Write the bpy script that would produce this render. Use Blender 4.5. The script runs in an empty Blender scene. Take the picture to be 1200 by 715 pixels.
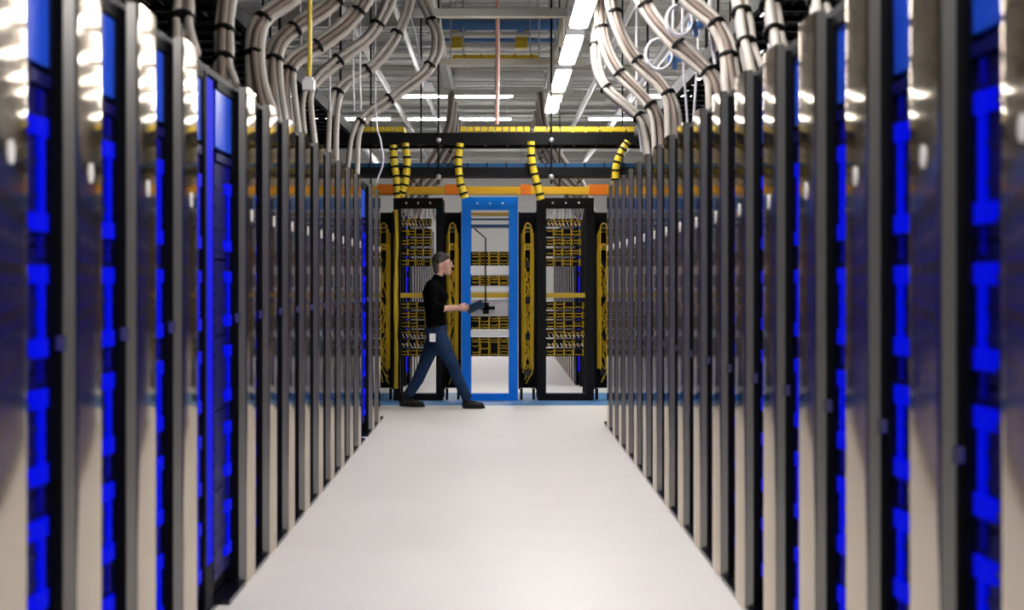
import bpy, math, random
from mathutils import Vector, Matrix
random.seed(7)
scene = bpy.context.scene
C = scene.collection
PI = math.pi

# ------------------------------------------------------------------ camera
FPX, VX, VY, EYE = 1475.0, 582.0, 329.0, 1.458
cam = bpy.data.objects.new('camera', bpy.data.cameras.new('camera'))
C.objects.link(cam)
cam.location = (0, 0, EYE)
cam.rotation_euler = (PI / 2, 0, 0)
cam.data.sensor_width = 36.0
cam.data.lens = 36.0 * FPX / 1200.0
cam.data.shift_x = (600 - VX) / 1200.0
cam.data.shift_y = (VY - 357.5) / 1200.0
cam.data.clip_start = 0.05
cam.data.dof.use_dof = True
cam.data.dof.focus_distance = 14.4
cam.data.dof.aperture_fstop = 2.0
scene.camera = cam

# ------------------------------------------------------------------ world, exposure
w = bpy.data.worlds.new('world'); scene.world = w
w.use_nodes = True
w.node_tree.nodes['Background'].inputs[0].default_value = (0.55, 0.6, 0.7, 1)
w.node_tree.nodes['Background'].inputs[1].default_value = 0.1
vs = scene.view_settings
vs.view_transform = 'Standard'; vs.look = 'None'; vs.gamma = 1.0
vs.use_curve_mapping = False
vs.exposure = 0.0
LAMP = 60.0          # luminance of the ceiling tubes

# ------------------------------------------------------------------ materials
MATS = {}
def mat(name, col, rough=0.5, metal=0.0, emit=0.0, ecol=None, noise=0.0, nscale=20.0, bump=0.0, bscale=40.0, spec=0.5, stretch=(1, 1, 1)):
    m = bpy.data.materials.new(name); m.use_nodes = True
    nt = m.node_tree; b = nt.nodes['Principled BSDF']
    b.inputs['Base Color'].default_value = (*col, 1)
    b.inputs['Roughness'].default_value = rough
    b.inputs['Metallic'].default_value = metal
    b.inputs['Specular IOR Level'].default_value = spec
    if emit:
        b.inputs['Emission Color'].default_value = (*(ecol or col), 1)
        b.inputs['Emission Strength'].default_value = emit
    if noise or bump:
        tc = nt.nodes.new('ShaderNodeTexCoord'); mp = nt.nodes.new('ShaderNodeMapping')
        mp.inputs['Scale'].default_value = stretch
        nt.links.new(tc.outputs['Object'], mp.inputs[0])
    if noise:
        n = nt.nodes.new('ShaderNodeTexNoise'); n.inputs['Scale'].default_value = nscale
        n.inputs['Detail'].default_value = 4
        nt.links.new(mp.outputs[0], n.inputs['Vector'])
        r = nt.nodes.new('ShaderNodeMix'); r.data_type = 'RGBA'
        r.inputs[6].default_value = (*[c * (1 - noise) for c in col], 1)
        r.inputs[7].default_value = (*[min(1, c * (1 + noise)) for c in col], 1)
        nt.links.new(n.outputs[0], r.inputs[0]); nt.links.new(r.outputs[2], b.inputs['Base Color'])
    if bump:
        n2 = nt.nodes.new('ShaderNodeTexNoise'); n2.inputs['Scale'].default_value = bscale
        nt.links.new(mp.outputs[0], n2.inputs['Vector'])
        bp = nt.nodes.new('ShaderNodeBump'); bp.inputs['Strength'].default_value = bump
        bp.inputs['Distance'].default_value = 0.01
        nt.links.new(n2.outputs[0], bp.inputs['Height']); nt.links.new(bp.outputs[0], b.inputs['Normal'])
    MATS[name] = m
    return m
mat('floor', (0.80, 0.77, 0.725), 0.38, noise=0.03, nscale=3)
mat('joint', (0.66, 0.64, 0.62), 0.6)
mat('ceiling', (0.60, 0.60, 0.58), 0.6, noise=0.15, nscale=2)
mat('wall', (0.72, 0.71, 0.70), 0.7, noise=0.04, nscale=2)
mat('dark_wall', (0.10, 0.11, 0.13), 0.7)
mp_ = mat('mirror_panel', (0.62, 0.57, 0.495), 0.09, 1.0, noise=0.03, nscale=3)
_b = mp_.node_tree.nodes['Principled BSDF']            # upright brush grain: spreads reflections sideways
_b.inputs['Anisotropic'].default_value = 0.95
_b.inputs['Specular Tint'].default_value = (0.80, 0.75, 0.68, 1)
_t = mp_.node_tree.nodes.new('ShaderNodeCombineXYZ'); _t.inputs[1].default_value = 1.0
mp_.node_tree.links.new(_t.outputs[0], _b.inputs['Tangent'])
mat('satin_metal', (0.23, 0.222, 0.21), 0.24, 0.74, noise=0.06, nscale=8, stretch=(30, 30, 1))
mat('black', (0.003, 0.003, 0.004), 0.6, spec=0.12)
mat('black_gloss', (0.004, 0.004, 0.010), 0.25, spec=0.3)
mat('black_metal', (0.005, 0.005, 0.006), 0.55, noise=0.2, spec=0.15)
mat('navy', (0.003, 0.003, 0.09), 0.4, spec=0.12, noise=0.3, nscale=15)
mat('blue_plate', (0.01, 0.08, 0.70), 0.35, spec=0.3)
mat('led', (0.0, 0.0, 0.3), 0.5, spec=0.05, emit=0.52, ecol=(0.0, 0.006, 1.0))
mat('led_dim', (0.0, 0.0, 0.2), 0.5, spec=0.1, emit=0.10, ecol=(0.0, 0.004, 1.0))
mat('led_post', (0.0, 0.0, 0.3), 0.6, spec=0.05, emit=0.46, ecol=(0.0, 0.004, 1.0))
mat('white_enamel', (0.88, 0.88, 0.87), 0.25)
mat('lamp', (1, 1, 1), 0.4, emit=LAMP, ecol=(1.0, 0.965, 0.95))
mat('lamp_far', (1, 1, 1), 0.4, emit=LAMP * 0.8, ecol=(1.0, 0.97, 0.95))
mat('strut', (0.62, 0.61, 0.56), 0.5, noise=0.08)
mat('whip', (0.46, 0.415, 0.36), 0.42, noise=0.12, nscale=12)
mat('whip_grey', (0.30, 0.275, 0.25), 0.42, noise=0.12, nscale=12)
mat('whip_shade', (0.20, 0.15, 0.12), 0.5)  # brown strands stand in for the shaded gaps between cables
mat('tie', (0.004, 0.004, 0.004), 0.6, spec=0.15)
mat('yellow', (0.74, 0.54, 0.02), 0.45)
mat('fibre', (0.58, 0.38, 0.015), 0.45)
mat('orange', (0.90, 0.50, 0.02), 0.35)
mat('orange_deep', (0.88, 0.22, 0.01), 0.35)
mat('blue_paint', (0.0, 0.20, 0.86), 0.4, noise=0.05, spec=0.2)
mat('tray_blue', (0.012, 0.07, 0.17), 0.5, spec=0.2)
mat('floor_blue', (0.10, 0.27, 0.55), 0.4, noise=0.08)
mat('wire_white', (0.78, 0.76, 0.80), 0.4)
mat('wire_pink', (0.85, 0.45, 0.36), 0.4)
mat('galv', (0.55, 0.55, 0.56), 0.35, 0.7, noise=0.1)
mat('pipe_white', (0.8, 0.8, 0.78), 0.4)
mat('pipe_blue', (0.08, 0.22, 0.55), 0.4)
mat('skin', (0.60, 0.34, 0.25), 0.5)
mat('hair', (0.05, 0.036, 0.030), 0.6, noise=0.3, nscale=60)
mat('sweater', (0.0015, 0.0015, 0.002), 0.9, spec=0.05, noise=0.3, nscale=60)
mat('denim', (0.014, 0.032, 0.078), 0.9, spec=0.1, noise=0.6, nscale=9)
mat('shoe', (0.006, 0.005, 0.005), 0.5, spec=0.2)
mat('sole', (0.015, 0.014, 0.013), 0.7, spec=0.2)
mat('eye', (0.01, 0.008, 0.008), 0.2)
mat('lip', (0.42, 0.18, 0.15), 0.5)
mat('tablet_body', (0.03, 0.045, 0.07), 0.3)
mat('tablet_screen', (0.012, 0.03, 0.06), 0.4, spec=0.2)

# ------------------------------------------------------------------ helpers
class MB:
    def __init__(s): s.v = []; s.f = []
    def box(s, a, b):
        x0, y0, z0 = a; x1, y1, z1 = b
        x0, x1 = min(x0, x1), max(x0, x1); y0, y1 = min(y0, y1), max(y0, y1); z0, z1 = min(z0, z1), max(z0, z1)
        n = len(s.v)
        s.v += [(x0,y0,z0),(x1,y0,z0),(x1,y1,z0),(x0,y1,z0),(x0,y0,z1),(x1,y0,z1),(x1,y1,z1),(x0,y1,z1)]
        s.f += [tuple(n+i for i in q) for q in ((0,3,2,1),(4,5,6,7),(0,1,5,4),(1,2,6,5),(2,3,7,6),(3,0,4,7))]
        return s
    def prism(s, prof, z0, z1):
        # prof: list of (x, y); counter-clockwise seen from above
        ar = sum(prof[i][0]*prof[(i+1) % len(prof)][1] - prof[(i+1) % len(prof)][0]*prof[i][1] for i in range(len(prof)))
        if ar < 0: prof = prof[::-1]
        n = len(s.v); k = len(prof)
        s.v += [(x, y, z0) for x, y in prof] + [(x, y, z1) for x, y in prof]
        for i in range(k):
            j = (i+1) % k
            s.f.append((n+i, n+j, n+k+j, n+k+i))
        s.f.append(tuple(n+i for i in reversed(range(k)))); s.f.append(tuple(n+k+i for i in range(k)))
        return s
    def tube(s, pts, r, sides=8, caps=True):
        pts = [Vector(p) for p in pts]
        rs = r if isinstance(r, (list, tuple)) else [r]*len(pts)
        n = len(s.v); prev = None
        for i, p in enumerate(pts):
            t = (pts[min(i+1, len(pts)-1)] - pts[max(i-1, 0)])
            if t.length < 1e-9: t = Vector((0, 0, 1))
            t.normalize()
            if prev is None:
                a = Vector((0, 1, 0)) if abs(t.y) < 0.9 else Vector((1, 0, 0))
                u = t.cross(a).normalized()
            else:
                u = (prev - t * prev.dot(t))
                if u.length < 1e-6: u = t.orthogonal()
                u.normalize()
            prev = u; v = t.cross(u)
            for j in range(sides):
                a = 2*PI*j/sides
                q = p + (u*math.cos(a) + v*math.sin(a))*rs[i]
                s.v.append(tuple(q))
        for i in range(len(pts)-1):
            for j in range(sides):
                k = (j+1) % sides
                s.f.append((n+i*sides+j, n+i*sides+k, n+(i+1)*sides+k, n+(i+1)*sides+j))
        if caps:
            s.f.append(tuple(n+j for j in reversed(range(sides))))
            m = n+(len(pts)-1)*sides
            s.f.append(tuple(m+j for j in range(sides)))
        return s
    def ball(s, c, r, seg=12, rings=8):
        c = Vector(c); r = r if isinstance(r, (tuple, list)) else (r, r, r)
        n = len(s.v)
        s.v.append((c.x, c.y, c.z-r[2]))
        for i in range(1, rings):
            a = PI*i/rings - PI/2
            for j in range(seg):
                b = 2*PI*j/seg
                s.v.append((c.x+r[0]*math.cos(a)*math.cos(b), c.y+r[1]*math.cos(a)*math.sin(b), c.z+r[2]*math.sin(a)))
        s.v.append((c.x, c.y, c.z+r[2])); top = len(s.v)-1
        for j in range(seg):
            k = (j+1) % seg
            s.f.append((n, n+1+k, n+1+j))
            for i in range(rings-2):
                a = n+1+i*seg; s.f.append((a+j, a+k, a+seg+k, a+seg+j))
            a = n+1+(rings-2)*seg; s.f.append((a+j, a+k, top))
        return s
    def capsule(s, p0, r0, p1, r1, sides=12):
        p0 = Vector(p0); p1 = Vector(p1); d = p1-p0
        L = max(d.length, 1e-6); d = d/L
        pts = []; rs = []
        for a in (-85, -60, -35, -12): pts.append(p0 + d*r0*math.sin(math.radians(a))); rs.append(r0*math.cos(math.radians(a)))
        for a in (12, 35, 60, 85): pts.append(p1 + d*r1*math.sin(math.radians(a))); rs.append(r1*math.cos(math.radians(a)))
        return s.tube(pts, rs, sides)
    def mesh(s, name, m, smooth=False):
        me = bpy.data.meshes.new(name); me.from_pydata(s.v, [], s.f); me.update()
        me.materials.append(MATS[m])
        if smooth:
            me.polygons.foreach_set('use_smooth', [True]*len(me.polygons))
            try: me.set_sharp_from_angle(angle=math.radians(smooth if smooth > 1 else 40))
            except Exception: pass
        return me
def link(name, me, parent=None, loc=(0, 0, 0), label=None, cat=None, group=None, kind=None):
    o = bpy.data.objects.new(name, me); C.objects.link(o)
    o.parent = parent; o.location = loc
    if label: o['label'] = label
    if cat: o['category'] = cat
    if group: o['group'] = group
    if kind: o['kind'] = kind
    return o
def obj(name, mb, m, parent=None, smooth=False, **k):
    return link(name, mb.mesh(name, m, smooth), parent, **k)
def thing(name, label, cat, loc=(0, 0, 0), group=None):
    return link(name, None, None, loc, label, cat, group)
def spline(pts, n=6):
    pts = [Vector(p) for p in pts]
    P = [pts[0]*2-pts[1]] + pts + [pts[-1]*2-pts[-2]]
    out = []
    for i in range(1, len(P)-2):
        for k in range(n):
            t = k/n; a, b, c, d = P[i-1], P[i], P[i+1], P[i+2]
            out.append(0.5*((2*b)+(c-a)*t+(2*a-5*b+4*c-d)*t*t+(3*b-a-3*c+d)*t**3))
    out.append(pts[-1]); return out
def W(px, py, y):   # a point of the place seen at that spot of the photograph, at distance y
    return Vector(((px-VX)*y/FPX, y, EYE+(VY-py)*y/FPX))
ORD = ['zeroth','first','second','third','fourth','fifth','sixth','seventh','eighth','ninth','tenth','eleventh','twelfth','thirteenth','fourteenth','fifteenth','sixteenth','seventeenth','eighteenth','nineteenth','twentieth']

# ------------------------------------------------------------------ the room
WL, WR, PITCH = 1.195, 1.091, 0.61
Y0, Y1, XW, ZC = -6.0, 40.0, 7.0, 6.0
fl = obj('floor', MB().box((-XW, Y0, -0.2), (XW, Y1, 0)), 'floor', kind='structure')
b = MB(); prof = []                                   # corrugated roof deck
y = Y0
while y < Y1:
    prof += [(y, ZC), (y+0.12, ZC), (y+0.15, ZC+0.10), (y+0.27, ZC+0.10)]; y += 0.30
for yy, zz in prof: b.v += [(-XW, yy, zz), (XW, yy, zz)]
for i in range(len(prof)-1): b.f.append((2*i, 2*i+2, 2*i+3, 2*i+1))
ce = obj('ceiling', b, 'ceiling', kind='structure')
obj('wall_left', MB().box((-XW-0.2, Y0, 0), (-XW, Y1, ZC+0.1)), 'dark_wall', kind='structure')
obj('wall_right', MB().box((XW, Y0, 0), (XW+0.2, Y1, ZC+0.1)), 'dark_wall', kind='structure')
obj('wall_back', MB().box((-XW, Y1, 0), (XW, Y1+0.2, ZC+0.1)), 'wall', kind='structure')
obj('wall_front', MB().box((-XW, Y0-0.2, 0), (XW, Y0, ZC+0.1)), 'wall', kind='structure')
obj('trim_1', MB().box((-4.0, 14.72, 0), (4.0, 16.3, 0.006)), 'floor_blue', kind='structure')
for i in range(14):                                  # roof beams
    yb = 1.5 + i*2.8
    bm_ = MB().box((-XW, yb-0.08, ZC-0.30), (XW, yb+0.08, ZC-0.27)).box((-XW, yb-0.01, ZC-0.27), (XW, yb+0.01, ZC-0.02)).box((-XW, yb-0.08, ZC-0.03), (XW, yb+0.08, ZC))
    obj('roof_beam', bm_, 'strut', ce)

# ------------------------------------------------------------------ server racks
RH = 2.39
def rack_meshes(s):
    """s = +1: the aisle lies towards +x (left row); s = -1: right row. Origin on the floor at the cover's near corner."""
    M = {}
    def bx(x0, x1, y0, y1, z0, z1, b=None): return (b or MB()).box((s*x0, y0, z0), (s*x1, y1, z1))
    M['body'] = bx(-1.05, -0.10, 0.0, 0.605, 0.03, RH-0.03).mesh('body', 'black')
    M['base_plate'] = MB().prism([(s*-1.05, 0.0), (s*-0.055, 0.0), (s*-0.055, 0.245), (s*-0.004, 0.245), (s*-0.004, 0.605), (s*-1.05, 0.605)], 0.0, 0.022).mesh('base_plate', 'black_gloss')
    M['top_cap'] = bx(-1.05, -0.06, 0.0, 0.605, RH-0.03, RH).mesh('top_cap', 'black_metal')
    # bowed mirror-like cover, rounded at its upright edges
    W_, n = 0.25, 14
    R = 2.0; sag = R - math.sqrt(R*R - (W_/2)**2)
    CH = 0.014                                        # depth of the chamfered upright edge
    prof = [(-sag-0.002+0.002, CH+0.001)]
    for i in range(n+1):
        t = CH+0.004 + (W_-CH-0.012)*i/n
        prof.append((math.sqrt(R*R-(t-W_/2)**2)-R, t))
    for a in range(75, -1, -15):
        aa = math.radians(a); rr = 0.008
        prof.append((-sag-rr+rr*math.sin(aa), W_-rr+rr*math.cos(aa)))
    prof += [(-0.03, W_-0.0005), (-0.03, CH+0.001)]
    z0, z1 = 0.010, RH-0.004
    M['cover_panel'] = MB().prism([(s*x, y) for x, y in prof], z0, z1).mesh('cover_panel', 'mirror_panel', smooth=30)
    M['cover_edge'] = MB().prism([(s*-0.038, 0.0), (s*(-sag-0.005), CH-0.003), (s*(-sag-0.002), CH), (s*-0.038, CH)], z0, z1).mesh('cover_edge', 'satin_metal')
    M['cover_edge_far'] = bx(-0.038, -0.0302, CH+0.002, W_, z0, z1).mesh('cover_back', 'black')
    M['gasket'] = bx(-0.10, -0.0385, 0.002, W_-0.002, 0.022, RH-0.03).mesh('gasket', 'black')
    M['badge'] = MB().prism([(math.cos(2*PI*i/16)*0.018, math.sin(2*PI*i/16)*0.030) for i in range(16)], -0.003, 0.004)
    bd = M['badge']; bd.v = [(s*(z), W_/2+x, 1.775+y) for x, y, z in bd.v]
    if s > 0: pass
    else: bd.f = [tuple(reversed(f)) for f in bd.f]
    M['badge'] = bd.mesh('badge', 'white_enamel')
    hz = 1.28 if s > 0 else 1.03
    la = MB(); bx(-0.056, -0.030, -0.006, 0.004, hz-0.022, hz+0.022, la); bx(-0.054, -0.040, -0.014, -0.006, hz-0.016, hz+0.016, la)
    M['latch'] = la.mesh('latch', 'satin_metal')
    # recess: five chassis with light-guide brackets
    M['top_plate'] = bx(-0.10, -0.072, 0.268, 0.598, 2.06, 2.32).mesh('top_plate', 'blue_plate')
    M['lintel'] = bx(-0.10, -0.062, 0.262, 0.604, 2.325, RH-0.031).mesh('lintel', 'black')
    M['divider'] = bx(-0.10, -0.066, 0.262, 0.589, 2.0, 2.035).mesh('divider', 'navy')
    st = bx(-0.10, -0.060, 0.590, 0.604, 0.03, 2.33); M['stile'] = st.mesh('stile', 'black_gloss')
    spans = [(0.10, 0.50), (0.51, 0.86), (0.87, 1.20), (1.21, 1.55), (1.56, 1.99)]
    guides = [(0.20, 0.40), (0.57, 0.77), (0.92, 1.13), (1.27, 1.475), (1.62, 1.885)]
    M['chassis'] = []
    for (a, c), (g0, g1) in zip(spans, guides):
        p = bx(-0.10, -0.078, 0.262, 0.589, a, c)
        for q in range(4): bx(-0.078, -0.074, 0.275, 0.585, a+0.03+q*(c-a-0.05)/4, a+0.045+q*(c-a-0.05)/4, p)
        M['chassis'].append(p.mesh('chassis', 'navy'))
    M['light_guide'] = []
    for g0, g1 in guides:
        g = MB(); yc = 0.53
        bx(-0.078, -0.066, yc-0.02, yc+0.016, g0, g1, g)
        for gz in (g0, g1):
            g.prism([(s*-0.078, yc-0.085), (s*-0.064, yc-0.06), (s*-0.060, yc-0.01), (s*-0.062, yc+0.03), (s*-0.078, yc+0.045)], gz-0.026, gz+0.026)
        M['light_guide'].append(g.mesh('light_guide', 'led', smooth=50))
    M['status_bar'] = []
    for i in range(5):
        t0 = guides[i][1]+0.045; t1 = (guides[i+1][0]-0.035) if i < 4 else 1.99
        M['status_bar'].append(bx(-0.078, -0.070, 0.515, 0.54, t0, t1).mesh('status_bar', 'led_dim'))
    # exposed upright where the cover is off
    M['light_post'] = bx(-0.10, -0.058, 0.005, 0.15, 0.22, RH-0.05).mesh('light_post', 'led_post')
    f = bx(-0.10, -0.055, -0.003, 0.02, 0.03, RH-0.03); bx(-0.10, -0.06, 0.02, 0.155, 0.03, 0.21, f)
    M['post_frame'] = f.mesh('post_frame', 'black')
    return M
RM = {1: rack_meshes(1), -1: rack_meshes(-1)}
def rack(s, y, label, group, bare=False, full=True):
    M = RM[s]
    t = thing('server_rack', label, 'server rack', (-WL if s > 0 else WR, y, 0), group)
    for nm in ('body', 'base_plate', 'top_cap', 'lintel', 'divider', 'top_plate', 'stile'):
        link(nm, M[nm], t)
    if bare:
        link('light_post', M['light_post'], t, label='glowing blue upright'); link('post_frame', M['post_frame'], t)
    else:
        cp = link('cover_panel', M['cover_panel'], t, label='mirror-glossy bowed cover panel')
        link('gasket', M['gasket'], t)
        link('cover_edge', M['cover_edge'], t); link('cover_back', M['cover_edge_far'], t)
        if full:
            link('badge', M['badge'], cp); link('latch', M['latch'], t)
    for i in range(5):
        c = link('chassis', M['chassis'][i], t)
        link('light_guide', M['light_guide'][i], c, label='glowing blue light guide')
        if full: link('status_bar', M['status_bar'][i], c)
    return t
LY = [3.58 + PITCH*k for k in range(-2, 16)]
RY = [3.094 + PITCH*k for k in range(-2, 16)]
for side, ys, s in (('left', LY, 1), ('right', RY, -1)):
    n = len(ys)
    for i, y in enumerate(ys):
        bare = s > 0 and (i-2) in (3, 13)
        o = ORD[n-i] if n-i < len(ORD) else str(n-i)
        if bare: lab = 'server rack with bare glowing blue post, %s of two in the left row' % ('nearer' if i-2 == 3 else 'farther')
        elif i == n-1: lab = 'glossy server rack closing the far end of the %s row' % side
        else: lab = 'glossy server rack in the %s row, %s from the far end' % (side, o)
        rack(s, y, lab, 'server racks of the %s row' % side, bare)
# the rows go on past the cross aisle
for side, s in (('left', 1), ('right', -1)):
    for i in range(12):
        lab = 'server rack beyond the cross aisle, %s of the %s far row' % (ORD[i+1], side)
        if i == 0: lab = 'blue-post server rack heading the %s row beyond the cross aisle' % side
        rack(s, 17.3 + PITCH*i, lab, 'server racks beyond the cross aisle', bare=(i == 0), full=False)

# ------------------------------------------------------------------ ceiling lamps
def lamp(a, bb, width, label, group, far=False, top=None):
    a = Vector(a); bb = Vector(bb); d = (bb-a); L = d.length
    t = thing('ceiling_lamp', label, 'ceiling lamp', tuple((a+bb)/2), group)
    ax = abs(d.x) > abs(d.y)
    h, r = L/2, width/2
    prof = []                                         # stadium outline with rounded ends
    for q in range(9): aa = -PI/2+PI*q/8; prof.append((h-r+r*math.cos(aa), r*math.sin(aa)))
    for q in range(9): aa = PI/2+PI*q/8; prof.append((-h+r+r*math.cos(aa), r*math.sin(aa)))
    if not ax: prof = [(y, x) for x, y in prof]
    obj('diffuser', MB().prism(prof, -0.010, 0.012), 'lamp_far' if far else 'lamp', t)
    if ax: hb = MB().box((-h-0.01, -r*1.1, 0.013), (h+0.01, r*1.1, 0.07))
    else: hb = MB().box((-r*1.1, -h-0.01, 0.013), (r*1.1, h+0.01, 0.07))
    obj('housing', hb, 'white_enamel', t)
    for sg in (-1, 1):
        p = Vector((sg*h*0.7, 0, 0.07)) if ax else Vector((0, sg*h*0.7, 0.07))
        obj('hanger_rod', MB().tube([p, (p.x, p.y, ZC-a.z)], 0.006, 6), 'galv', t)
    return t
for i in range(11):
    y = 14.6 - 1.8*i
    n = ['farthest', 'second farthest', 'third farthest', 'fourth farthest'][i] if i < 4 else '%s from the far end' % ORD[i+1]
    lamp((0.69, y+0.06, 3.6), (0.69, y+1.44, 3.6), 0.145, 'long rounded ceiling lamp in line along the aisle, %s' % n, 'lamps in line over the aisle')
lamp((-1.68, 21.2, 4.56), (0.27, 21.2, 4.56), 0.15, 'crosswise white tube lamp left of centre, the higher one', 'crosswise tube lamps', True)
lamp((-1.70, 24.2, 4.56), (0.27, 24.2, 4.56), 0.15, 'crosswise white tube lamp left of centre, the lower one', 'crosswise tube lamps', True)
lamp((2.5, 21.2, 4.56), (4.45, 21.2, 4.56), 0.15, 'crosswise white tube lamp right of centre, the higher one', 'crosswise tube lamps', True)
lamp((1.77, 24.2, 4.56), (3.72, 24.2, 4.56), 0.15, 'crosswise white tube lamp right of centre, the lower one', 'crosswise tube lamps', True)
lamp((-4.9, 21.2, 4.56), (-2.95, 21.2, 4.56), 0.15, 'crosswise white tube lamp high above the left racks, the higher one', 'crosswise tube lamps', True)
for i, yy in enumerate((27.0, 35.0)):  # lamps added to brighten the far wall, hidden behind the trays
    for j, xx in enumerate((-2.6, 0.0, 2.6)):
        lamp((xx-1.0, yy, 4.56), (xx+1.0, yy, 4.56), 0.15, '%s added crosswise fill lamp %s' % (('left', 'middle', 'right')[j], ('just past the overhead trays', 'before the far wall')[i]), 'crosswise tube lamps', True)
for i, yy in enumerate((14.65, 17.2, 19.4)):  # unseen lamps added so the left covers mirror broad white bands
    lamp((3.0, yy, 4.56), (6.0, yy, 4.56), 0.26, 'added broad crosswise lamp high behind the right racks, %s' % ('nearest', 'middle one', 'farthest')[i], 'added broad lamps over the right racks', True)
lamp((4.7, 21.2, 4.56), (6.7, 21.2, 4.56), 0.15, 'crosswise white tube lamp far right, the higher one', 'crosswise tube lamps', True)
lamp((4.0, 24.2, 4.56), (6.0, 24.2, 4.56), 0.15, 'crosswise white tube lamp far right, the lower one', 'crosswise tube lamps', True)
lamp((-4.0, 24.2, 4.56), (-2.05, 24.2, 4.56), 0.15, 'crosswise white tube lamp high above the left racks, the lower one', 'crosswise tube lamps', True)

# ------------------------------------------------------------------ overhead ladder frame above the aisle
t = thing('overhead_frame', 'cream metal ladder frame hanging over the aisle', 'frame', (0, 0, 4.3))
for x in (-0.70, 0.77):
    obj('side_rail', MB().box((x-0.05, 2.0, -0.06), (x+0.05, 19.6, 0.06)).box((x-0.07, 2.0, 0.06), (x+0.07, 19.6, 0.075)), 'strut', t)
for y in (3.6, 6.7, 9.8, 12.9, 15.8, 18.3):
    obj('cross_bar', MB().box((-0.85, y-0.05, -0.14), (1.10, y+0.05, -0.061)), 'strut', t)
    for x in (-0.81, 1.06):
        obj('hanger_rod', MB().tube([(x, y, -0.06), (x, y, ZC-4.3)], 0.012, 6), 'strut', t)

# crossing pipes and trays far above
def cross_pipe(name, y, z, x0, x1, r, m, label, cat='pipe', bits=()):
    t = thing(name, label, cat, ((x0+x1)/2, y, z)); h = (x1-x0)/2
    obj('pipe', MB().tube([(-h, 0, 0), (h, 0, 0)], r, 10), m, t, smooth=True)
    for q in (-0.9, 0.9): obj('hanger_rod', MB().tube([(q*h, 0, 0), (q*h, 0, ZC-z)], 0.012, 6), 'galv', t)
    for q in bits: obj('coupling', MB().tube([(q*h-0.05, 0, 0), (q*h+0.05, 0, 0)], r*1.35, 10), m, t, smooth=True)
    return t
cross_pipe('cross_pipe', 19.0, W(0, 28, 19).z, -1.0, 0.95, 0.10, 'pipe_blue', 'thick blue pipe crossing high above the overhead frame', bits=(-0.5, 0.4))
cross_pipe('cross_pipe', 19.0, W(0, 38.5, 19).z-0.02, -1.05, 0.9, 0.035, 'pipe_white', 'thin white pipe just under the thick blue pipe', bits=(-0.7, 0.1, 0.6))
cross_pipe('cross_pipe', 19.4, W(0, 47, 19.4).z, -1.0, 0.9, 0.03, 'pipe_blue', 'slim blue pipe between yellow clamps overhead', bits=(-0.6, 0.6))
cross_pipe('cross_pipe', 19.6, W(0, 54, 19.6).z, -1.0, 0.95, 0.05, 'pipe_white', 'bent white pipe below the slim blue pipe', bits=(-0.2, 0.75))
cross_pipe('cross_pipe', 18.6, W(0, 88, 18.6).z, -0.75, 0.7, 0.06, 'pipe_white', 'white pipe with sleeve ends above the tube lamps', bits=(-0.9, -0.8, 0.55))
t = thing('fibre_duct', 'yellow fibre duct high over the aisle, behind the cream frame', 'cable duct', (0, 18.9, W(0, 70, 18.9).z))
obj('duct', MB().box((-0.66, -0.08, -0.06), (0.62, 0.08, 0.06)), 'yellow', t)
for q in range(5): obj('coupling', MB().box((-0.5+q*0.25, -0.09, -0.07), (-0.46+q*0.25, 0.09, 0.07)), 'fibre', t)
for q in (-0.5, 0.5): obj('hanger_rod', MB().tube([(q, 0, 0.05), (q, 0, ZC-W(0, 70, 18.9).z)], 0.012, 6), 'galv', t)
t = thing('fibre_duct', 'dull yellow fibre duct at the very top, above the blue pipe', 'cable duct', (0, 18.6, W(0, 17, 18.6).z))
obj('duct', MB().box((-0.8, -0.08, -0.05), (0.85, 0.08, 0.05)), 'fibre', t)
for q in (-0.6, 0.6): obj('hanger_rod', MB().tube([(q, 0, 0.05), (q, 0, ZC-W(0, 17, 18.6).z)], 0.012, 6), 'galv', t)
for q in (-0.62, 0.38):
    t = thing('pipe_clamp', 'yellow pipe clamp on the slim blue pipe, %s' % ('left one' if q < 0 else 'right one'), 'clamp', (q, 19.4, W(0, 47, 19.4).z))
    obj('clamp_body', MB().box((-0.09, -0.07, -0.13), (0.09, 0.07, 0.13)), 'yellow', t)
    obj('clamp_band', MB().box((-0.1, -0.075, -0.02), (0.1, 0.075, 0.02)), 'fibre', t)
for i in range(46):                                    # conduits under the roof deck
    y = 20.6 + i*0.41; z = random.choice((5.58, 5.42, 5.27)) - random.random()*0.1
    x0 = random.uniform(-6.5, -2.0); x1 = random.uniform(2.0, 6.5)
    r = random.choice((0.02, 0.03, 0.045))
    c = MB().tube([(x0, y, z), (x1, y, z)], r, 8)
    for q in range(3):
        xx = x0+(x1-x0)*(0.15+0.35*q); c.tube([(xx, y, z), (xx, y, ZC+0.02)], 0.008, 5)
    link('conduit', c.mesh('conduit', random.choice(('galv', 'pipe_white', 'galv', 'strut')), 40), None, (0, 0, 0),
         'thin grey conduit crossing under the roof deck', 'conduit', 'conduits under the roof deck')
for i, (x, z, r) in enumerate(((-2.0, 5.0, 0.05), (-1.3, 4.95, 0.04), (1.7, 4.9, 0.05), (2.45, 4.8, 0.07), (3.4, 4.85, 0.04), (-3.3, 4.75, 0.08))):
    c = MB().tube([(x, 3, z), (x, 38, z)], r, 8)
    for q in range(8): c.tube([(x, 4+q*4.4, z), (x, 4+q*4.4, ZC+0.02)], 0.008, 5)
    link('long_pipe', c.mesh('long_pipe', 'galv', 40), None, (0, 0, 0), 'galvanised pipe running lengthwise under the roof deck, %s from the left' % ['second', 'third', 'fourth', 'fifth', 'sixth', 'first'][i], 'pipe', 'lengthwise pipes under the roof deck')
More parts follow.
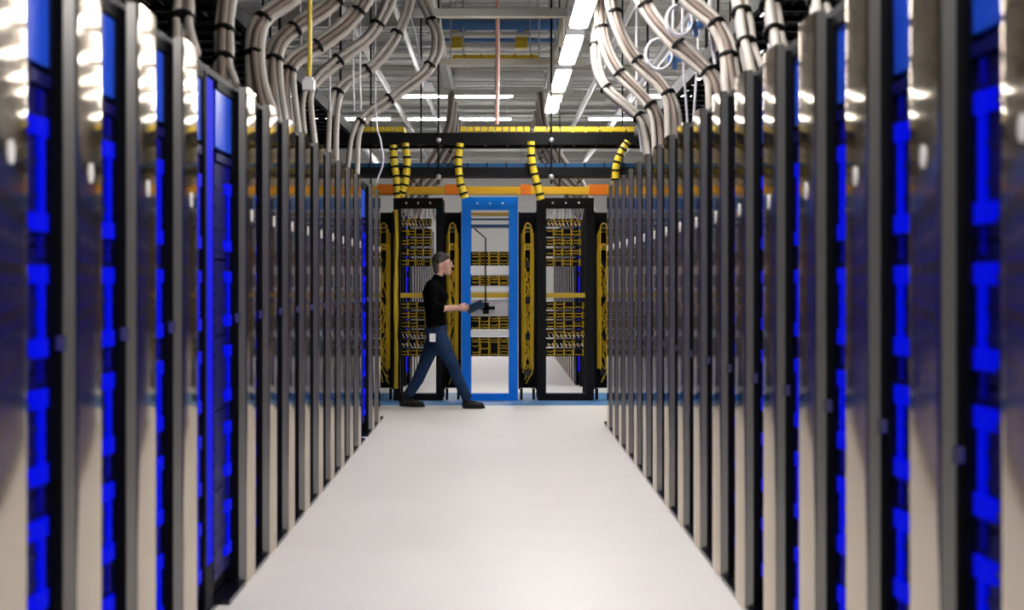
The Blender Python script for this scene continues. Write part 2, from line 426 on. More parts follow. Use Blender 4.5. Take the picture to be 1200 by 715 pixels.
# dark ladder trays above the rows
for side, x0, x1 in (('left', -2.25, -1.55), ('right', 1.5, 2.2)):
    t = thing('cable_ladder', 'black cable ladder over the %s row of racks' % side, 'cable ladder', ((x0+x1)/2, 8, 3.05))
    h = (x1-x0)/2
    for sg in (-1, 1): obj('side_rail', MB().box((sg*h-0.02, -7.5, -0.05), (sg*h+0.02, 5.55, 0.05)), 'black_metal', t)
    rung = MB().box((-h, -0.02, -0.03), (h, 0.02, 0.0)).mesh('rung', 'black_metal')
    for q in range(43): link('rung', rung, t, (0, -7.3+q*0.3, 0))
    for q in range(4):
        for sg in (-1, 1): obj('hanger_rod', MB().tube([(sg*h, -6+q*3.5, 0.05), (sg*h, -6+q*3.5, ZC-3.05)], 0.012, 6), 'black_metal', t)
    mb = MB()
    for q in range(16):
        xx = -h+0.06+(2*h-0.12)*q/15; zz = 0.03+0.03*random.random()
        mb.tube(spline([(xx+random.uniform(-.03, .03), yy, zz+random.uniform(0, .03)) for yy in (-7.4, -4.5, -1.5, 1.5, 4, 5.5)], 4), 0.022, 6)
    obj('cable_layer', mb, 'black', t, smooth=True, kind='stuff')

# ------------------------------------------------------------------ cable bundles falling to the rack tops
def bundle(pts, y, label, side, strands=3, spread=0.036, rad=0.022, dy=0.5, ties=4, fan=1.0):
    n = len(pts)
    base = [W(px, py, y + dy*(1-i/(n-1))) for i, (px, py) in enumerate(pts)]
    b0 = base[0]; base = [Vector((-0.83 if side == 'left' else 1.0, b0.y+0.35, 4.32)), Vector(((-0.83 if side == 'left' else 1.0)*0.5+b0.x*0.5, b0.y+0.2, max(b0.z+0.25, 4.05)))] + base if b0.z < 4.0 else base
    t = thing('cable_bundle', label, 'cable bundle', tuple(base[-1]), 'grey power cables over the %s row' % side)
    o = Vector(base[-1])
    sp = spline(base, 6)
    offs = []
    for k in range(strands):
        a = 2*PI*k/strands + random.uniform(-0.3, 0.3)
        rr = spread*(0.75+0.35*random.random()) if strands > 1 else 0
        offs.append((rr*math.cos(a), 0.8*rr*math.sin(a)))
    m = len(sp)
    for k, (oa, ob) in enumerate(offs):
        ph = random.uniform(0, 6.28); line = []
        for i, p in enumerate(sp):
            tg = (sp[min(i+1, m-1)]-sp[max(i-1, 0)]).normalized()
            side_v = tg.cross(Vector((0, 1, 0)))
            if side_v.length < 1e-3: side_v = Vector((1, 0, 0))
            side_v.normalize()
            f = 1+0.12*math.sin(i*0.5+ph)
            if i > m*0.8: f *= 1+fan*(i/m-0.8)*3
            line.append(p + side_v*oa*f + Vector((0, ob*f, 0)) - o)
        obj('cable', MB().tube(line, rad*random.uniform(0.85, 1.15), 8), ('whip', 'whip_grey', 'whip', 'whip_shade')[k % 4], t, smooth=60)
    for q in range(ties):
        i = int(m*(0.12+0.76*(q+0.5)/ties)); p = sp[i]-o
        tg = (sp[min(i+1, m-1)]-sp[i-1]).normalized()
        obj('cable_tie', MB().tube([p-tg*0.009, p+tg*0.009], spread*1.05+rad*0.9, 12), 'tie', t)
    return t
BL = [
 ([(512, 45), (500, 82), (462, 112), (432, 133), (416, 158), (410, 212)], 11.1, 3, 'lowest grey cable bundle arching onto the far left racks'),
 ([(478, 5), (462, 45), (435, 78), (404, 98), (391, 125), (388, 192)], 9.9, 3, 'grey cable bundle second nearest the aisle over the left racks'),
 ([(462, -20), (438, 36), (402, 66), (372, 92), (358, 118), (362, 178)], 8.9, 3, 'grey cable bundle sweeping steeply to the middle left racks'),
 ([(440, -30), (415, 20), (378, 50), (345, 72), (336, 100), (342, 162)], 8.1, 4, 'thick tied cable bundle left of the yellow rod'),
 ([(420, -40), (388, 5), (350, 30), (326, 55), (321, 90), (328, 150)], 7.55, 4, 'thick cable bundle bending behind the yellow rod'),
 ([(375, -50), (345, -8), (312, 18), (298, 45), (299, 85), (308, 134)], 7.0, 4, 'curved cable bundle right of the near blue-post rack'),
 ([(300, -60), (272, -20), (263, 30), (262, 62), (262, 80), (264, 103)], 6.05, 4, 'nearly upright cable bundle on the near blue-post rack'),
 ([(235, -70), (222, -40), (216, -10), (214, 15), (214, 35), (216, 68)], 5.22, 3, 'short upright cable bundle at the top left corner'),
]
for pts, y, n, lab in BL: bundle(pts, y, lab, 'left', n)
BR = [
 ([(702, 12), (698, 60), (706, 98), (738, 128), (756, 148), (764, 192)], 10.3, 3, 'lowest grey cable bundle arching onto the far right racks'),
 ([(705, -10), (706, 40), (722, 80), (752, 112), (770, 138), (774, 184)], 9.75, 4, 'grey cable bundle hugging the aisle lamps on the right'),
 ([(716, -28), (722, 22), (742, 65), (774, 98), (788, 125), (792, 172)], 9.1, 4, 'broad grey cable bundle sweeping to the middle right racks'),
 ([(744, -34), (760, 13), (790, 48), (820, 75), (838, 98), (842, 142)], 7.7, 4, 'high cable bundle crossing above the right racks'),
 ([(775, -40), (806, 0), (836, 25), (850, 50), (856, 85), (862, 122)], 7.05, 4, 'thick cable bundle bent at a black tie, upper right'),
 ([(850, -60), (862, -20), (868, 10), (872, 40), (878, 65), (888, 108)], 6.4, 3, 'upright wavy cable pair right of the bent bundle'),
 ([(890, -60), (898, -30), (902, 0), (906, 30), (910, 50), (916, 92)], 5.85, 3, 'upright cable bundle over the fifth nearest right rack'),
 ([(950, -90), (955, -60), (958, -30), (960, -5), (963, 15), (966, 58)], 5.1, 3, 'short upright cable bundle near the top right corner'),
]
for pts, y, n, lab in BR: bundle(pts, y, lab, 'right', n)
for side, sg in (('left', -1), ('right', 1)):            # the same cables over the rows beyond the cross aisle
    for i in range(4):
        y = 17.6+i*1.0
        pts = [(-0.62, 4.1), (-0.70, 3.55), (-0.95, 3.1), (-1.2, 2.8), (-1.33, 2.4)]
        px = [(VX+(-x if sg > 0 else x)*FPX/y, VY-(z-EYE)*FPX/y) for x, z in pts]
        bundle(px, y, 'pale cable bundle beyond the crossing trays on the %s, %s nearest' % (side, ORD[i+1]), side, 4, dy=0.0, ties=2)
def wire(name, pts, y, r, m, label, cat, plug=None):
    p = [W(a, b_, y) for a, b_ in pts]; o = p[-1]
    if p[0].z < ZC-0.2: p = [Vector((p[0].x, y, ZC+0.02)), Vector((p[0].x, y, (ZC+p[0].z)/2))] + p
    t = thing(name, label, cat, tuple(o))
    obj('cord', MB().tube([q-o for q in spline(p, 5)], r, 6), m, t, smooth=60)
    if plug:
        obj('plug', MB().box((-plug[0], -plug[0], -plug[1]), (plug[0], plug[0], plug[1])), 'white_enamel', t)
        obj('plug_collar', MB().box((-plug[0]*0.7, -plug[0]*0.7, plug[1]), (plug[0]*0.7, plug[0]*0.7, plug[1]*1.6)), 'wire_white', t)
    return t
wire('drop_cord', [(476, -40), (478, 5), (488, 45), (494, 80), (502, 104)], 12.5, 0.010, 'wire_white', 'thin white drop cord with plug hanging left of the cream frame', 'cord', (0.05, 0.035))
wire('hanging_rod', [(363, -60), (363, 20), (363, 60), (362, 100)], 7.6, 0.013, 'yellow', 'yellow rod hanging down among the left cable bundles', 'rod', (0.035, 0.03))
wire('hanging_rod', [(583.5, -60), (583, 20), (583, 80), (582, 146)], 13.2, 0.022, 'wire_pink', 'red and white rod hanging in the middle of the aisle', 'rod')
wire('drop_cord', [(440, 125), (446, 165), (449, 190), (441, 214)], 11.3, 0.008, 'wire_white', 'loose white cord looping by the far left racks', 'cord')
for i, (x, y0_, y1_) in enumerate(((386, 20, 130), (414, 95, 130), (422, 98, 128), (352, 10, 60))):
    wire('drop_cord', [(x, y0_-60), (x, y0_), (x+0.5, (y0_+y1_)/2), (x+1, y1_)], 9.5, 0.007, 'wire_white', 'thin white cord behind the left cable bundles, %s from the left' % ['second', 'third', 'fourth', 'first'][i], 'cord')
for i, (x, x2, y0_, y1_, d) in enumerate(((746, 752, 130, 178, 10.5), (800, 806, 60, 150, 9.0), (818, 812, 60, 150, 9.0), (895, 903, -20, 60, 6.2), (832, 838, 30, 75, 7.6))):
    wire('drop_cord', [(x, y0_-50), (x, y0_), ((x+x2)/2, (y0_+y1_)/2), (x2, y1_)], d, 0.009 if i < 3 else 0.012, 'wire_white', 'thin pale cord among the right cable bundles, %s from the aisle' % ['first', 'second', 'third', 'fifth', 'fourth'][i], 'cord')
for i, (px, py, d, rr) in enumerate(((772, 64, 8.6, 0.09), (796, 24, 7.8, 0.08))):
    c = W(px, py, d); t = thing('coiled_cord', '%s white coiled cord with blue plug beside the right bundles' % ('lower', 'upper')[i], 'cord', tuple(c))
    obj('coil', MB().tube([(rr*math.cos(a*0.4), 0.03*math.sin(a*0.17), rr*math.sin(a*0.4)*1.2) for a in range(36)], 0.010, 6), 'wire_white', t, smooth=60)
    obj('plug', MB().box((rr*0.7, -0.025, -0.05), (rr*0.7+0.09, 0.025, -0.01)).box((rr*0.7+0.03, -0.02, -0.10), (rr*0.7+0.06, 0.02, -0.05)), 'pipe_blue', t)
    obj('drop', MB().tube([(rr, 0, 0), (rr+0.02, 0, 0.6), (rr+0.02, 0, 1.2)], 0.008, 6), 'wire_white', t)

# ------------------------------------------------------------------ trays crossing at the end of the aisle
YT = 14.0
def zt(py, y=YT): return EYE+(VY-py)*y/FPX
def xt(px, y=YT): return (px-VX)*y/FPX
t = thing('cable_tray', 'black cable tray crossing above the end of the aisle', 'cable tray', (0, YT, zt(165)))
for yy in (-0.2, 0.2): obj('side_rail', MB().box((-3.2, yy-0.015, -0.065), (3.2, yy+0.015, 0.065)), 'black_metal', t)
rg = MB().box((-0.015, -0.185, -0.05), (0.015, 0.185, -0.02)).mesh('rung', 'black_metal')
for q in range(26): link('rung', rg, t, (-3.1+q*0.248, 0, 0))
for q in (515, 645):
    obj('hanger_rod', MB().tube([(xt(q), -0.23, -0.5), (xt(q), -0.23, ZC-zt(165))], 0.011, 6), 'black_metal', t)
    for dz in (-0.02, -0.42): obj('hanger_nut', MB().ball((xt(q), -0.235, dz), 0.032, 8, 6), 'galv', t, smooth=60)
t = thing('fibre_duct', 'row of short yellow duct pieces lying along the black tray', 'cable duct', (0, YT, zt(154)))
seg = [(427+i*12.5, 10.5) for i in range(4)] + [(540+i*8.2, 6.6) for i in range(10)] + [(626+i*15.2, 13.2) for i in range(8)]
for px, wd in seg:
    obj('duct_piece', MB().box((xt(px), -0.19, -0.025), (xt(px+wd), 0.19, 0.03)), 'yellow', t)
t = thing('cable_tray', 'blue cable tray crossing below the black one', 'cable tray', (0, YT, zt(200)))
obj('side_rail', MB().box((-3.2, -0.215, 0.02), (3.2, -0.185, 0.062)), 'tray_blue', t)
obj('side_rail', MB().box((-3.2, 0.185, 0.0), (3.2, 0.215, 0.06)), 'tray_blue', t)
obj('tray_floor', MB().box((-3.2, -0.216, -0.07), (3.2, 0.2, 0.019)), 'black_metal', t)
st_ = MB().box((-0.008, -0.22, 0.0), (0.008, 0.22, 0.066)).mesh('strap', 'black_metal')
for q in range(30): link('strap', st_, t, (-3.1+q*0.214, 0, 0))
for q in (-2.6, 2.6): obj('hanger_rod', MB().tube([(q, 0, 0), (q, 0, ZC-zt(200))], 0.012, 6), 'black_metal', t)
YO = 15.0
t = thing('fibre_duct', 'orange fibre duct running along the tops of the end racks', 'cable duct', (0, YO, zt(223.5, YO)))
obj('duct', MB().box((-2.2, -0.07, -0.045), (2.2, 0.07, 0.045)), 'orange', t)
for a, c in ((443, 462), (522, 545), (610, 622), (690, 712)):
    obj('coupling', MB().box((xt(a, YO), -0.085, -0.05), (xt(c, YO), 0.085, 0.07)), 'orange_deep' , t)
for q in (-1.5, -0.9, 0.75, 1.5): obj('hanger_rod', MB().tube([(q, 0.0, 0.04), (q, 0.0, ZC-zt(223.5, YO))], 0.01, 6), 'black_metal', t)
def drop(pts, label, y0=13.72, y1=14.88):
    n = len(pts); p = [W(a, b_, y0) for i, (a, b_) in enumerate(pts)]
    t = thing('fibre_drop', label, 'cable duct', tuple(p[-1])); o = p[-1]
    sp = [q-o for q in spline(p, 8)]
    obj('hose', MB().tube(sp, 0.041, 10), 'yellow', t, smooth=60)
    for i in range(2, len(sp)-1, 4):
        d = (sp[i+1]-sp[i-1]).normalized()
        obj('hose_clip', MB().tube([sp[i]-d*0.012, sp[i]+d*0.012], 0.046, 10), 'tie', t)
drop([(461, 170), (462, 190), (465, 212), (466, 232)], 'leftmost yellow hose dropping from the black tray')
drop([(475, 168), (477, 190), (475, 212), (470, 230)], 'second yellow hose from the left, meeting the first below')
drop([(539, 168), (537, 190), (539, 212), (545, 232)], 'yellow hose dropping beside the blue rack, on its left')
drop([(622, 166), (623, 188), (628, 210), (634, 234)], 'yellow hose leaning down right of the blue rack')
drop([(736, 166), (728, 178), (722, 195), (721, 216)], 'slanting yellow hose at the right end of the trays')

# ------------------------------------------------------------------ open racks across the aisle end
YR = 15.25
S = FPX/YR
def rx(px): return (px-VX)/S
def rz(py): return EYE+(VY-py)/S
def patch(parent, x0, x1, z0, z1, cols=4, rows=2, seedv=0, white=0.0):
    rnd = random.Random(seedv)
    p = obj('patch_panel', MB().box((x0, 0.06, z0), (x1, 0.20, z1)), 'black', parent)
    c = MB(); ww = (x1-x0); hh = (z1-z0)
    for i in range(cols):
        xa = x0+ww*(i+0.12)/cols; xb = x0+ww*(i+0.80)/cols
        for j in range(rows):
            zc = z0+hh*(j+0.5)/rows
            for q in range(2):
                if rnd.random() < 0.22: continue
                za = zc+(q-0.5)*hh/rows*0.42
                c.tube([(xa, 0.05, za), ((xa+xb)/2, 0.02+rnd.random()*0.02, za+rnd.uniform(-.012, .006)), (xb, 0.05, za)], 0.0055, 5)
        xe = x0+ww*(i+0.94)/cols
        for q in range(2):
            c.tube([(xe+q*0.012-0.006, 0.045, z0+0.005), (xe+q*0.012-0.006+rnd.uniform(-.008, .008), 0.03, (z0+z1)/2), (xe+q*0.012-0.006, 0.045, z1-0.005)], 0.005, 5)
    obj('fibre_cords', c, 'fibre', p, smooth=60, kind='stuff')
    if white:
        d = MB()
        for q in range(9):
            xa = x0+ww*(q+0.5)/9; d.tube([(xa, 0.04, z0+hh*0.5), (xa+0.01, 0.025, z0+hh*(0.5-white)), (xa+0.02, 0.04, z0)], 0.006, 5)
        obj('grey_cords', d, 'wire_white', p, smooth=60, kind='stuff')
    return p
def open_rack(px0, px1, up, m, label, top=231, bottom=470, rail=15, foot=8):
    t = thing('open_rack', label, 'rack', (0, YR, 0))
    x0, x1 = rx(px0), rx(px1); u = up/S
    for a, c in ((x0, x0+u), (x1-u, x1)):
        obj('upright', MB().box((a, 0, 0.006), (c, 0.10, rz(top))), m, t)
        obj('upright', MB().box((a, 0.44, 0.006), (c, 0.5, rz(top))), m, t)
        obj('foot_bar', MB().box((a+u*0.3, 0.1, 0.006), (a+u*0.7, 0.44, 0.03)), m, t)
    tr = obj('top_rail', MB().box((x0+u, 0.005, rz(top+rail)), (x1-u, 0.12, rz(top))), m, t)
    obj('top_rail', MB().box((x0+u, 0.44, rz(top+rail*0.5)), (x1-u, 0.5, rz(top))), m, t)
    for q in range(3): 
        xx = x0+u+(x1-x0-2*u)*(q+0.5)/3
        obj('bolt', MB().ball((xx, 0.003, rz(top+rail*0.5)), 0.014, 8, 6), 'galv', tr, smooth=60)
    obj('bottom_rail', MB().box((x0+u, 0.005, 0.006), (x1-u, 0.12, foot/S+0.006)), m, t)
    obj('bottom_rail', MB().box((x0+u, 0.44, 0.006), (x1-u, 0.5, 0.05)), m, t)
    return t, x0+u, x1-u
# blue rack
t, a, c = open_rack(541, 607, 10.5, 'blue_paint', 'bright blue open rack at the end of the aisle', rail=15)
for k, (p0, p1, rows) in enumerate(((295, 311, 2), (323, 335, 2), (371, 386, 2), (396, 418, 3))):
    patch(t, a, c, rz(p1), rz(p0), 4, rows, k)
for p0, p1 in ((312, 321), (337, 341), (388, 394)):
    obj('blank_plate', MB().box((a, 0.03, rz(p1)), (c, 0.12, rz(p0))), 'white_enamel', t)
obj('cord_trough', MB().box((a, 0.03, rz(349)), (c, 0.12, rz(343))), 'fibre', t)
obj('slim_shelf', MB().box((a, 0.03, rz(266)), (c, 0.4, rz(263))).box((a, 0.03, rz(258)), (c, 0.05, rz(256))), 'tray_blue', t)
obj('slim_shelf', MB().box((a, 0.03, rz(252)), (c, 0.3, rz(249))), 'fibre', t)
obj('equipment_box', MB().box((a, 0.16, rz(370)), (c, 0.42, rz(351))).box((a, 0.14, rz(370)), (c, 0.16, rz(367))), 'galv', t)
obj('cable_arm', MB().tube([(rx(556), 0.02, rz(268)), (rx(569), 0.015, rz(279)), (rx(569), 0.015, rz(360))], 0.009, 6), 'black', t)
obj('cable_clip', MB().box((rx(560), 0.0, rz(363)), (rx(580), 0.03, rz(359))).box((rx(566), 0.0, rz(368)), (rx(573), 0.03, rz(355))), 'black', t)
# black racks
for (p0, p1, side, lab) in ((461, 519, 'l', 'black open rack behind the walking man'), (630, 696, 'r', 'black open rack right of the blue rack')):
    t, a, c = open_rack(p0, p1, 8 if side == 'l' else 10, 'black_metal', lab, top=232, rail=12)
    for k, py in enumerate((256, 268, 279, 291, 303)):
        patch(t, a, c-0.06, rz(py+9), rz(py), 4, 1, 20+k, 0.3 if k == 0 else 0)
    for k in range(6):
        py = 354+k*11
        patch(t, a, c-0.02, rz(py+9), rz(py), 4, 1, 40+k, 0.2 if k in (3, 4) else 0)
    obj('cord_trough', MB().box((a, 0.03, rz(349)), (c, 0.12, rz(343.5))), 'fibre', t)
    d = MB()
    for q in range(14):
        xa = a+(c-a)*(q+0.5)/14; d.tube(spline([(xa, 0.1, rz(244)), (xa+random.uniform(-.02, .02), 0.06, rz(250)), (xa+random.uniform(-.03, .03), 0.05, rz(257))], 4), 0.007, 5)
    obj('grey_cords', d, 'wire_white', t, smooth=60, kind='stuff')
    if side == 'l':
        d = MB()
        for q in range(6):
            d.tube(spline([(rx(464+random.uniform(-1.5, 2.5)), -0.03+random.uniform(-.02, .01), rz(yy)) for yy in (246, 290, 330, 370, 410, 455)], 5), 0.009, 6)
        obj('fibre_riser', d, 'yellow', t, smooth=60, kind='stuff')
# vertical cable managers
def manager(px0, px1, label, seedv):
    rnd = random.Random(seedv)
    t = thing('cable_manager', label, 'cable manager', (0, YR, 0))
    x0, x1 = rx(px0)+0.004, rx(px1)-0.004
    z0, z1 = 0.14, rz(248)
    obj('back_plate', MB().box((x0, 0.22, z0), (x1, 0.25, z1)), 'black', t)
    for a, c in ((x0, x0+0.015), (x1-0.015, x1)):
        obj('side_wall', MB().box((a, 0.03, z0), (c, 0.22, z1)), 'black', t)
    for a in (x0+0.02, x1-0.05): obj('foot', MB().box((a, 0.1, 0.006), (a+0.03, 0.2, z0)), 'black', t)
    for q in range(5):
        zc = z0+0.2+q*(z1-z0-0.4)/4
        obj('spool', MB().tube([((x0+x1)/2, 0.22, zc), ((x0+x1)/2, 0.06, zc)], [0.045, 0.045], 12), 'black_gloss', t, smooth=40)
    f = MB(); xm = (x0+x1)/2; hw = (x1-x0)/2-0.03
    for q in range(12):
        ph = rnd.uniform(0, 6.28); am = hw*rnd.uniform(0.35, 0.95); yy = rnd.uniform(0.03, 0.15)
        za = z0+rnd.uniform(0.05, 0.3); zb = z1-rnd.uniform(0.55, 0.9)
        pts = [(xm+am*math.sin(ph+j*1.15), yy, za+(zb-za)*j/9) for j in range(10)]
        f.tube(spline(pts, 3), 0.007, 5)
    for q in range(3):                                # long loops at the top and along the channel
        w_ = hw*(0.5+0.2*q); zt_ = z1-0.14-0.05*q; zl = z1-0.75-0.1*q; yy = 0.03+0.02*q
        pts = [(xm-w_, yy, zl)] + [(xm-w_*math.cos(PI*j/6), yy, zt_-0.08+0.08*math.sin(PI*j/6)) for j in range(7)] + [(xm+w_*0.8, yy, zl-0.1)]
        f.tube(spline(pts, 3), 0.008, 5)
        zt_ = rz(288)-0.03*q; zl = z0+0.25
        pts = [(xm-w_*0.9, yy, zl)] + [(xm-w_*math.cos(PI*j/6), yy, zt_-0.08+0.1*math.sin(PI*j/6)) for j in range(7)] + [(xm+w_*0.9, yy, zl)]
        f.tube(spline(pts, 3), 0.010, 5)
    obj('fibre_loops', f, 'fibre', t, smooth=60, kind='stuff')
manager(519.5, 540.5, 'black cable manager with yellow loops left of the blue rack', 1)
manager(607.5, 629.5, 'black cable manager with yellow loops between blue and right racks', 2)
manager(696.5, 719, 'black cable manager with yellow loops by the right row', 3)
manager(438, 460.5, 'black cable manager with yellow loops at the left row end', 4)

# ------------------------------------------------------------------ the walking man
YM = 14.42
SM = FPX/YM
def M_(px, py, dy=0.0): return Vector(((px-516)/SM, dy, EYE+(VY-py)/SM))
def fuse(name, caps, balls, m, parent, voxel=0.010, smooth=6, label=None):
    b_ = MB()
    for p0, r0, p1, r1 in caps: b_.capsule(p0, r0, p1, r1)
    for c_, r_ in balls: b_.ball(c_, r_)
    tmp = bpy.data.objects.new('tmp', b_.mesh('tmp', m)); C.objects.link(tmp)
    r = tmp.modifiers.new('r', 'REMESH'); r.mode = 'VOXEL'; r.voxel_size = voxel; r.use_smooth_shade = True
    s_ = tmp.modifiers.new('s', 'SMOOTH'); s_.iterations = smooth; s_.factor = 0.5
    dg = bpy.context.evaluated_depsgraph_get()
    me = bpy.data.meshes.new_from_object(tmp.evaluated_get(dg)); me.name = name
    me.materials.clear(); me.materials.append(MATS[m])
    me.polygons.foreach_set('use_smooth', [True]*len(me.polygons))
    old = tmp.data; bpy.data.objects.remove(tmp); bpy.data.meshes.remove(old)
    return link(name, me, parent, label=label)
man = thing('person', 'man in black sweater and jeans walking past the blue rack with a tablet', 'person', ((516-VX)/SM, YM, 0))
N, F_ = -0.17, 0.17                                   # near and far shoulder
caps = [
 (M_(512, 330), 0.050, M_(516.5, 317), 0.052),           # neck
 (M_(517, 314), 0.060, M_(524.5, 318.5), 0.040),       # jaw
 (M_(508, 342), 0.08, M_(512, 380), 0.09),             # trunk (under the clothes)
 (M_(506, 338, N), 0.045, M_(508, 361, N-0.02), 0.042), (M_(508, 361, N-0.02), 0.042, M_(520, 361.5, N), 0.040),
 (M_(518, 361.5, N), 0.041, M_(536, 360, -0.10), 0.029),
 (M_(509, 338, F_), 0.045, M_(513, 361, F_+0.02), 0.042), (M_(513, 361, F_+0.02), 0.042, M_(524, 362, F_), 0.040),
 (M_(524, 362, F_), 0.041, M_(540, 362, 0.12), 0.029),
 (M_(513, 386, -0.085), 0.07, M_(531, 428, -0.085), 0.05), (M_(531, 428, -0.085), 0.05, M_(546, 464, -0.07), 0.038),
 (M_(511, 386, 0.085), 0.07, M_(497, 428, 0.085), 0.05), (M_(497, 428, 0.085), 0.05, M_(479, 462, 0.07), 0.038),
]
def hand(w0, dirx, dy):
    """palm and five fingers closing round the tablet's edge; w0 wrist, dy side"""
    out = [(w0, 0.028, w0+Vector((0.045, 0.0, -0.004)), 0.030), (w0+Vector((0.02, 0, 0.012)), 0.022, w0+Vector((0.062, 0, 0.006)), 0.022)]
    for q, (L, z) in enumerate(((0.040, 0.018), (0.045, 0.006), (0.042, -0.008), (0.034, -0.020))):
        a = w0+Vector((0.062, dirx*0.004*q, z)); k_ = a+Vector((L*0.75, dirx*0.006, -0.010)); e = k_+Vector((L*0.55, dirx*0.012, -0.002+0.006))
        out += [(a, 0.0105, k_, 0.0095), (k_, 0.0095, e, 0.0080)]
    a = w0+Vector((0.024, 0, 0.026)); k_ = a+Vector((0.030, dirx*0.01, 0.016)); e = k_+Vector((0.030, dirx*0.008, 0.002))
    return out + [(a, 0.013, k_, 0.011), (k_, 0.011, e, 0.009)]
caps += hand(M_(537, 360.2, -0.10), 1, 0) + hand(M_(541, 362.2, 0.12), -1, 0)
balls = [(M_(517.2, 307.5), (0.092, 0.074, 0.094)), (M_(522.5, 311), (0.062, 0.064, 0.088)),
         (M_(530.6, 312.2), (0.020, 0.014, 0.016)), (M_(528.8, 309.2), (0.014, 0.012, 0.028)), (M_(528.0, 306.2), (0.018, 0.05, 0.012)),
         (M_(528.4, 317.2), (0.012, 0.024, 0.010)), (M_(526.6, 321.0), (0.018, 0.022, 0.016)),
         (M_(515.5, 311.5, -0.080), (0.020, 0.010, 0.032)), (M_(515.5, 311.5, 0.080), (0.020, 0.010, 0.032)),
         (M_(506, 338, N), 0.05), (M_(509, 338, F_), 0.05), (M_(512, 384), (0.10, 0.15, 0.09)), (M_(508, 338), (0.06, 0.17, 0.05))]
fuse('body', caps, balls, 'skin', man, 0.0065, 4, 'bare face, forearms and hands')
# hair: short, over crown, back and nape
fuse('hair', [(M_(511.5, 317.5, -0.03), 0.034, M_(510.8, 310, -0.04), 0.040), (M_(511.5, 317.5, 0.03), 0.034, M_(510.8, 310, 0.04), 0.040),
              (M_(514.8, 311, -0.066), 0.016, M_(514.5, 305, -0.066), 0.024), (M_(514.8, 311, 0.066), 0.016, M_(514.5, 305, 0.066), 0.024)],
     [(M_(515.8, 304.6), (0.098, 0.081, 0.092)), (M_(521.8, 300.6), (0.054, 0.062, 0.042)), (M_(512.8, 308.5), (0.062, 0.076, 0.074))], 'hair', man, 0.007, 4, 'short brown hair')
for sg in (-1, 1):
    obj('eye', MB().ball(M_(527.4, 309.3, sg*0.033), (0.008, 0.010, 0.007), 8, 6), 'eye', man, smooth=60)
    obj('eyebrow', MB().ball(M_(528.3, 306.2, sg*0.034), (0.010, 0.020, 0.005), 8, 6), 'hair', man, smooth=60)
obj('mouth', MB().ball(M_(528.9, 317.6), (0.010, 0.024, 0.005), 8, 6), 'lip', man, smooth=60)
# sweater
caps = [(M_(511.5, 331), 0.076, M_(513.2, 326.5), 0.066),
        (M_(507, 335, -0.10), 0.078, M_(509, 335, 0.10), 0.078),
        (M_(508, 345, -0.06), 0.128, M_(510, 362, -0.05), 0.118), (M_(508, 345, 0.06), 0.128, M_(510, 362, 0.05), 0.118),
        (M_(510, 362, -0.06), 0.118, M_(511, 377, -0.06), 0.125), (M_(510, 362, 0.06), 0.118, M_(511, 377, 0.06), 0.125),
        (M_(505.5, 337, N), 0.072, M_(507.5, 360, N-0.025), 0.060), (M_(507.5, 360, N-0.025), 0.058, M_(518, 361, N), 0.052),
        (M_(508, 337, F_), 0.072, M_(512, 360, F_+0.025), 0.060), (M_(512, 360, F_+0.025), 0.058, M_(522, 361.5, F_), 0.052)]
fuse('sweater', caps, [(M_(515, 348), (0.105, 0.15, 0.10)), (M_(505.5, 342), (0.10, 0.16, 0.09))], 'sweater', man, 0.009, 6, 'black pullover with sleeves pushed up')
# jeans
caps = [(M_(512, 384, -0.055), 0.118, M_(512, 391, -0.075), 0.115), (M_(512, 384, 0.055), 0.118, M_(512, 391, 0.075), 0.115),
        (M_(513.5, 392, -0.085), 0.108, M_(521, 408, -0.09), 0.096), (M_(521, 408, -0.09), 0.096, M_(532, 430, -0.09), 0.072), (M_(532, 430, -0.09), 0.074, M_(537, 444, -0.085), 0.070), (M_(537, 444, -0.085), 0.070, M_(546.5, 463.5, -0.075), 0.062),
        (M_(511, 392, 0.085), 0.108, M_(505, 408, 0.09), 0.096), (M_(505, 408, 0.09), 0.096, M_(496, 430, 0.09), 0.072), (M_(496, 430, 0.09), 0.074, M_(489, 446, 0.085), 0.069), (M_(489, 446, 0.085), 0.069, M_(479.5, 461, 0.075), 0.062)]
fuse('jeans', caps, [(M_(506, 388), (0.09, 0.14, 0.085))], 'denim', man, 0.009, 5, 'blue jeans')
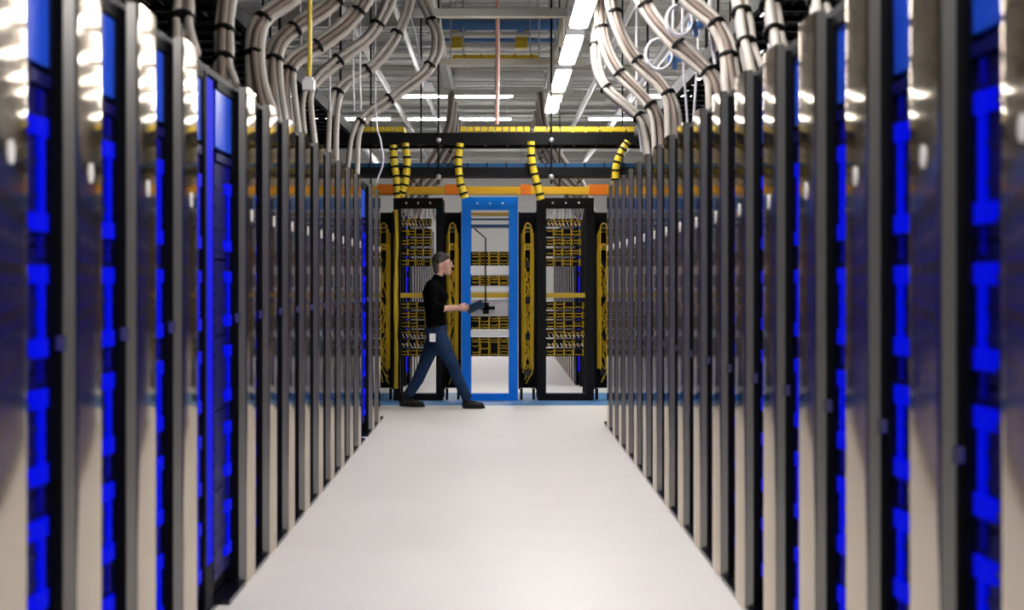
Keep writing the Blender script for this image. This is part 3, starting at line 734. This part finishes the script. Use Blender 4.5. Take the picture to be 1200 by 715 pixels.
obj('belt', MB().prism([(M_(511.5, 0).x+0.128*math.cos(2*PI*i/24), 0.172*math.sin(2*PI*i/24)) for i in range(24)], M_(0, 384).z, M_(0, 381.2).z), 'shoe', man)
obj('badge', MB().box(M_(504.5, 399.5, -0.215), M_(511.5, 390, -0.205)), 'white_enamel', man, label='white badge clipped at the hip')
obj('badge_strap', MB().box(M_(507.6, 390, -0.213), M_(508.6, 384, -0.207)), 'tie', man)
def shoe(hx, hy, tx, ty, dy, base):
    h = M_(hx, hy, dy); tt = M_(tx, ty, dy); d = (tt-h)
    s_ = fuse('shoe', [(h+Vector((0.03, 0, 0.035)), 0.042, h+d*0.5+Vector((0, 0, 0.032)), 0.046), (h+d*0.5+Vector((0, 0, 0.026)), 0.045, tt+Vector((-0.04, 0, 0.022)), 0.036),
                       (h+Vector((0.035, 0, 0.04)), 0.042, h+Vector((0.035, 0, 0.115)), 0.046)], [], 'shoe', man, 0.008, 4)
    k = MB(); n_ = 18; pr = []
    up = Vector((-d.z, 0, d.x)).normalized()
    L = d.length
    for i in range(n_):
        a = 2*PI*i/n_; cx = L/2+ (L/2+0.004)*math.cos(a); cy = (0.048 if math.cos(a) > -0.2 else 0.042)*math.sin(a)
        pr.append((cx, cy))
    e = d.normalized()
    for z_ in (-0.012, 0.012):
        for cx, cy in pr: k.v.append(tuple(h + e*cx + Vector((0, cy, 0)) + up*z_))
    for i in range(n_): j = (i+1) % n_; k.f.append((i, j, n_+j, n_+i))
    k.f.append(tuple(reversed(range(n_)))); k.f.append(tuple(range(n_, 2*n_)))
    obj('sole', k, 'sole', s_)
shoe(542.5, 476.6, 568, 476.6, -0.075, 0)
shoe(468, 475.6, 497, 476.6, 0.075, 0)
# tablet in his hands
tab = thing('tablet', 'dark tablet held out by the walking man', 'tablet', ((554-VX)/SM, YM, EYE+(VY-361)/SM))
tab.rotation_euler = (math.radians(20), math.radians(-24), 0)
obj('case', MB().box((-0.07, -0.12, -0.005), (0.13, 0.13, 0.004)), 'tablet_body', tab)
obj('screen', MB().box((-0.055, -0.105, 0.0042), (0.115, 0.115, 0.006)), 'tablet_screen', tab)
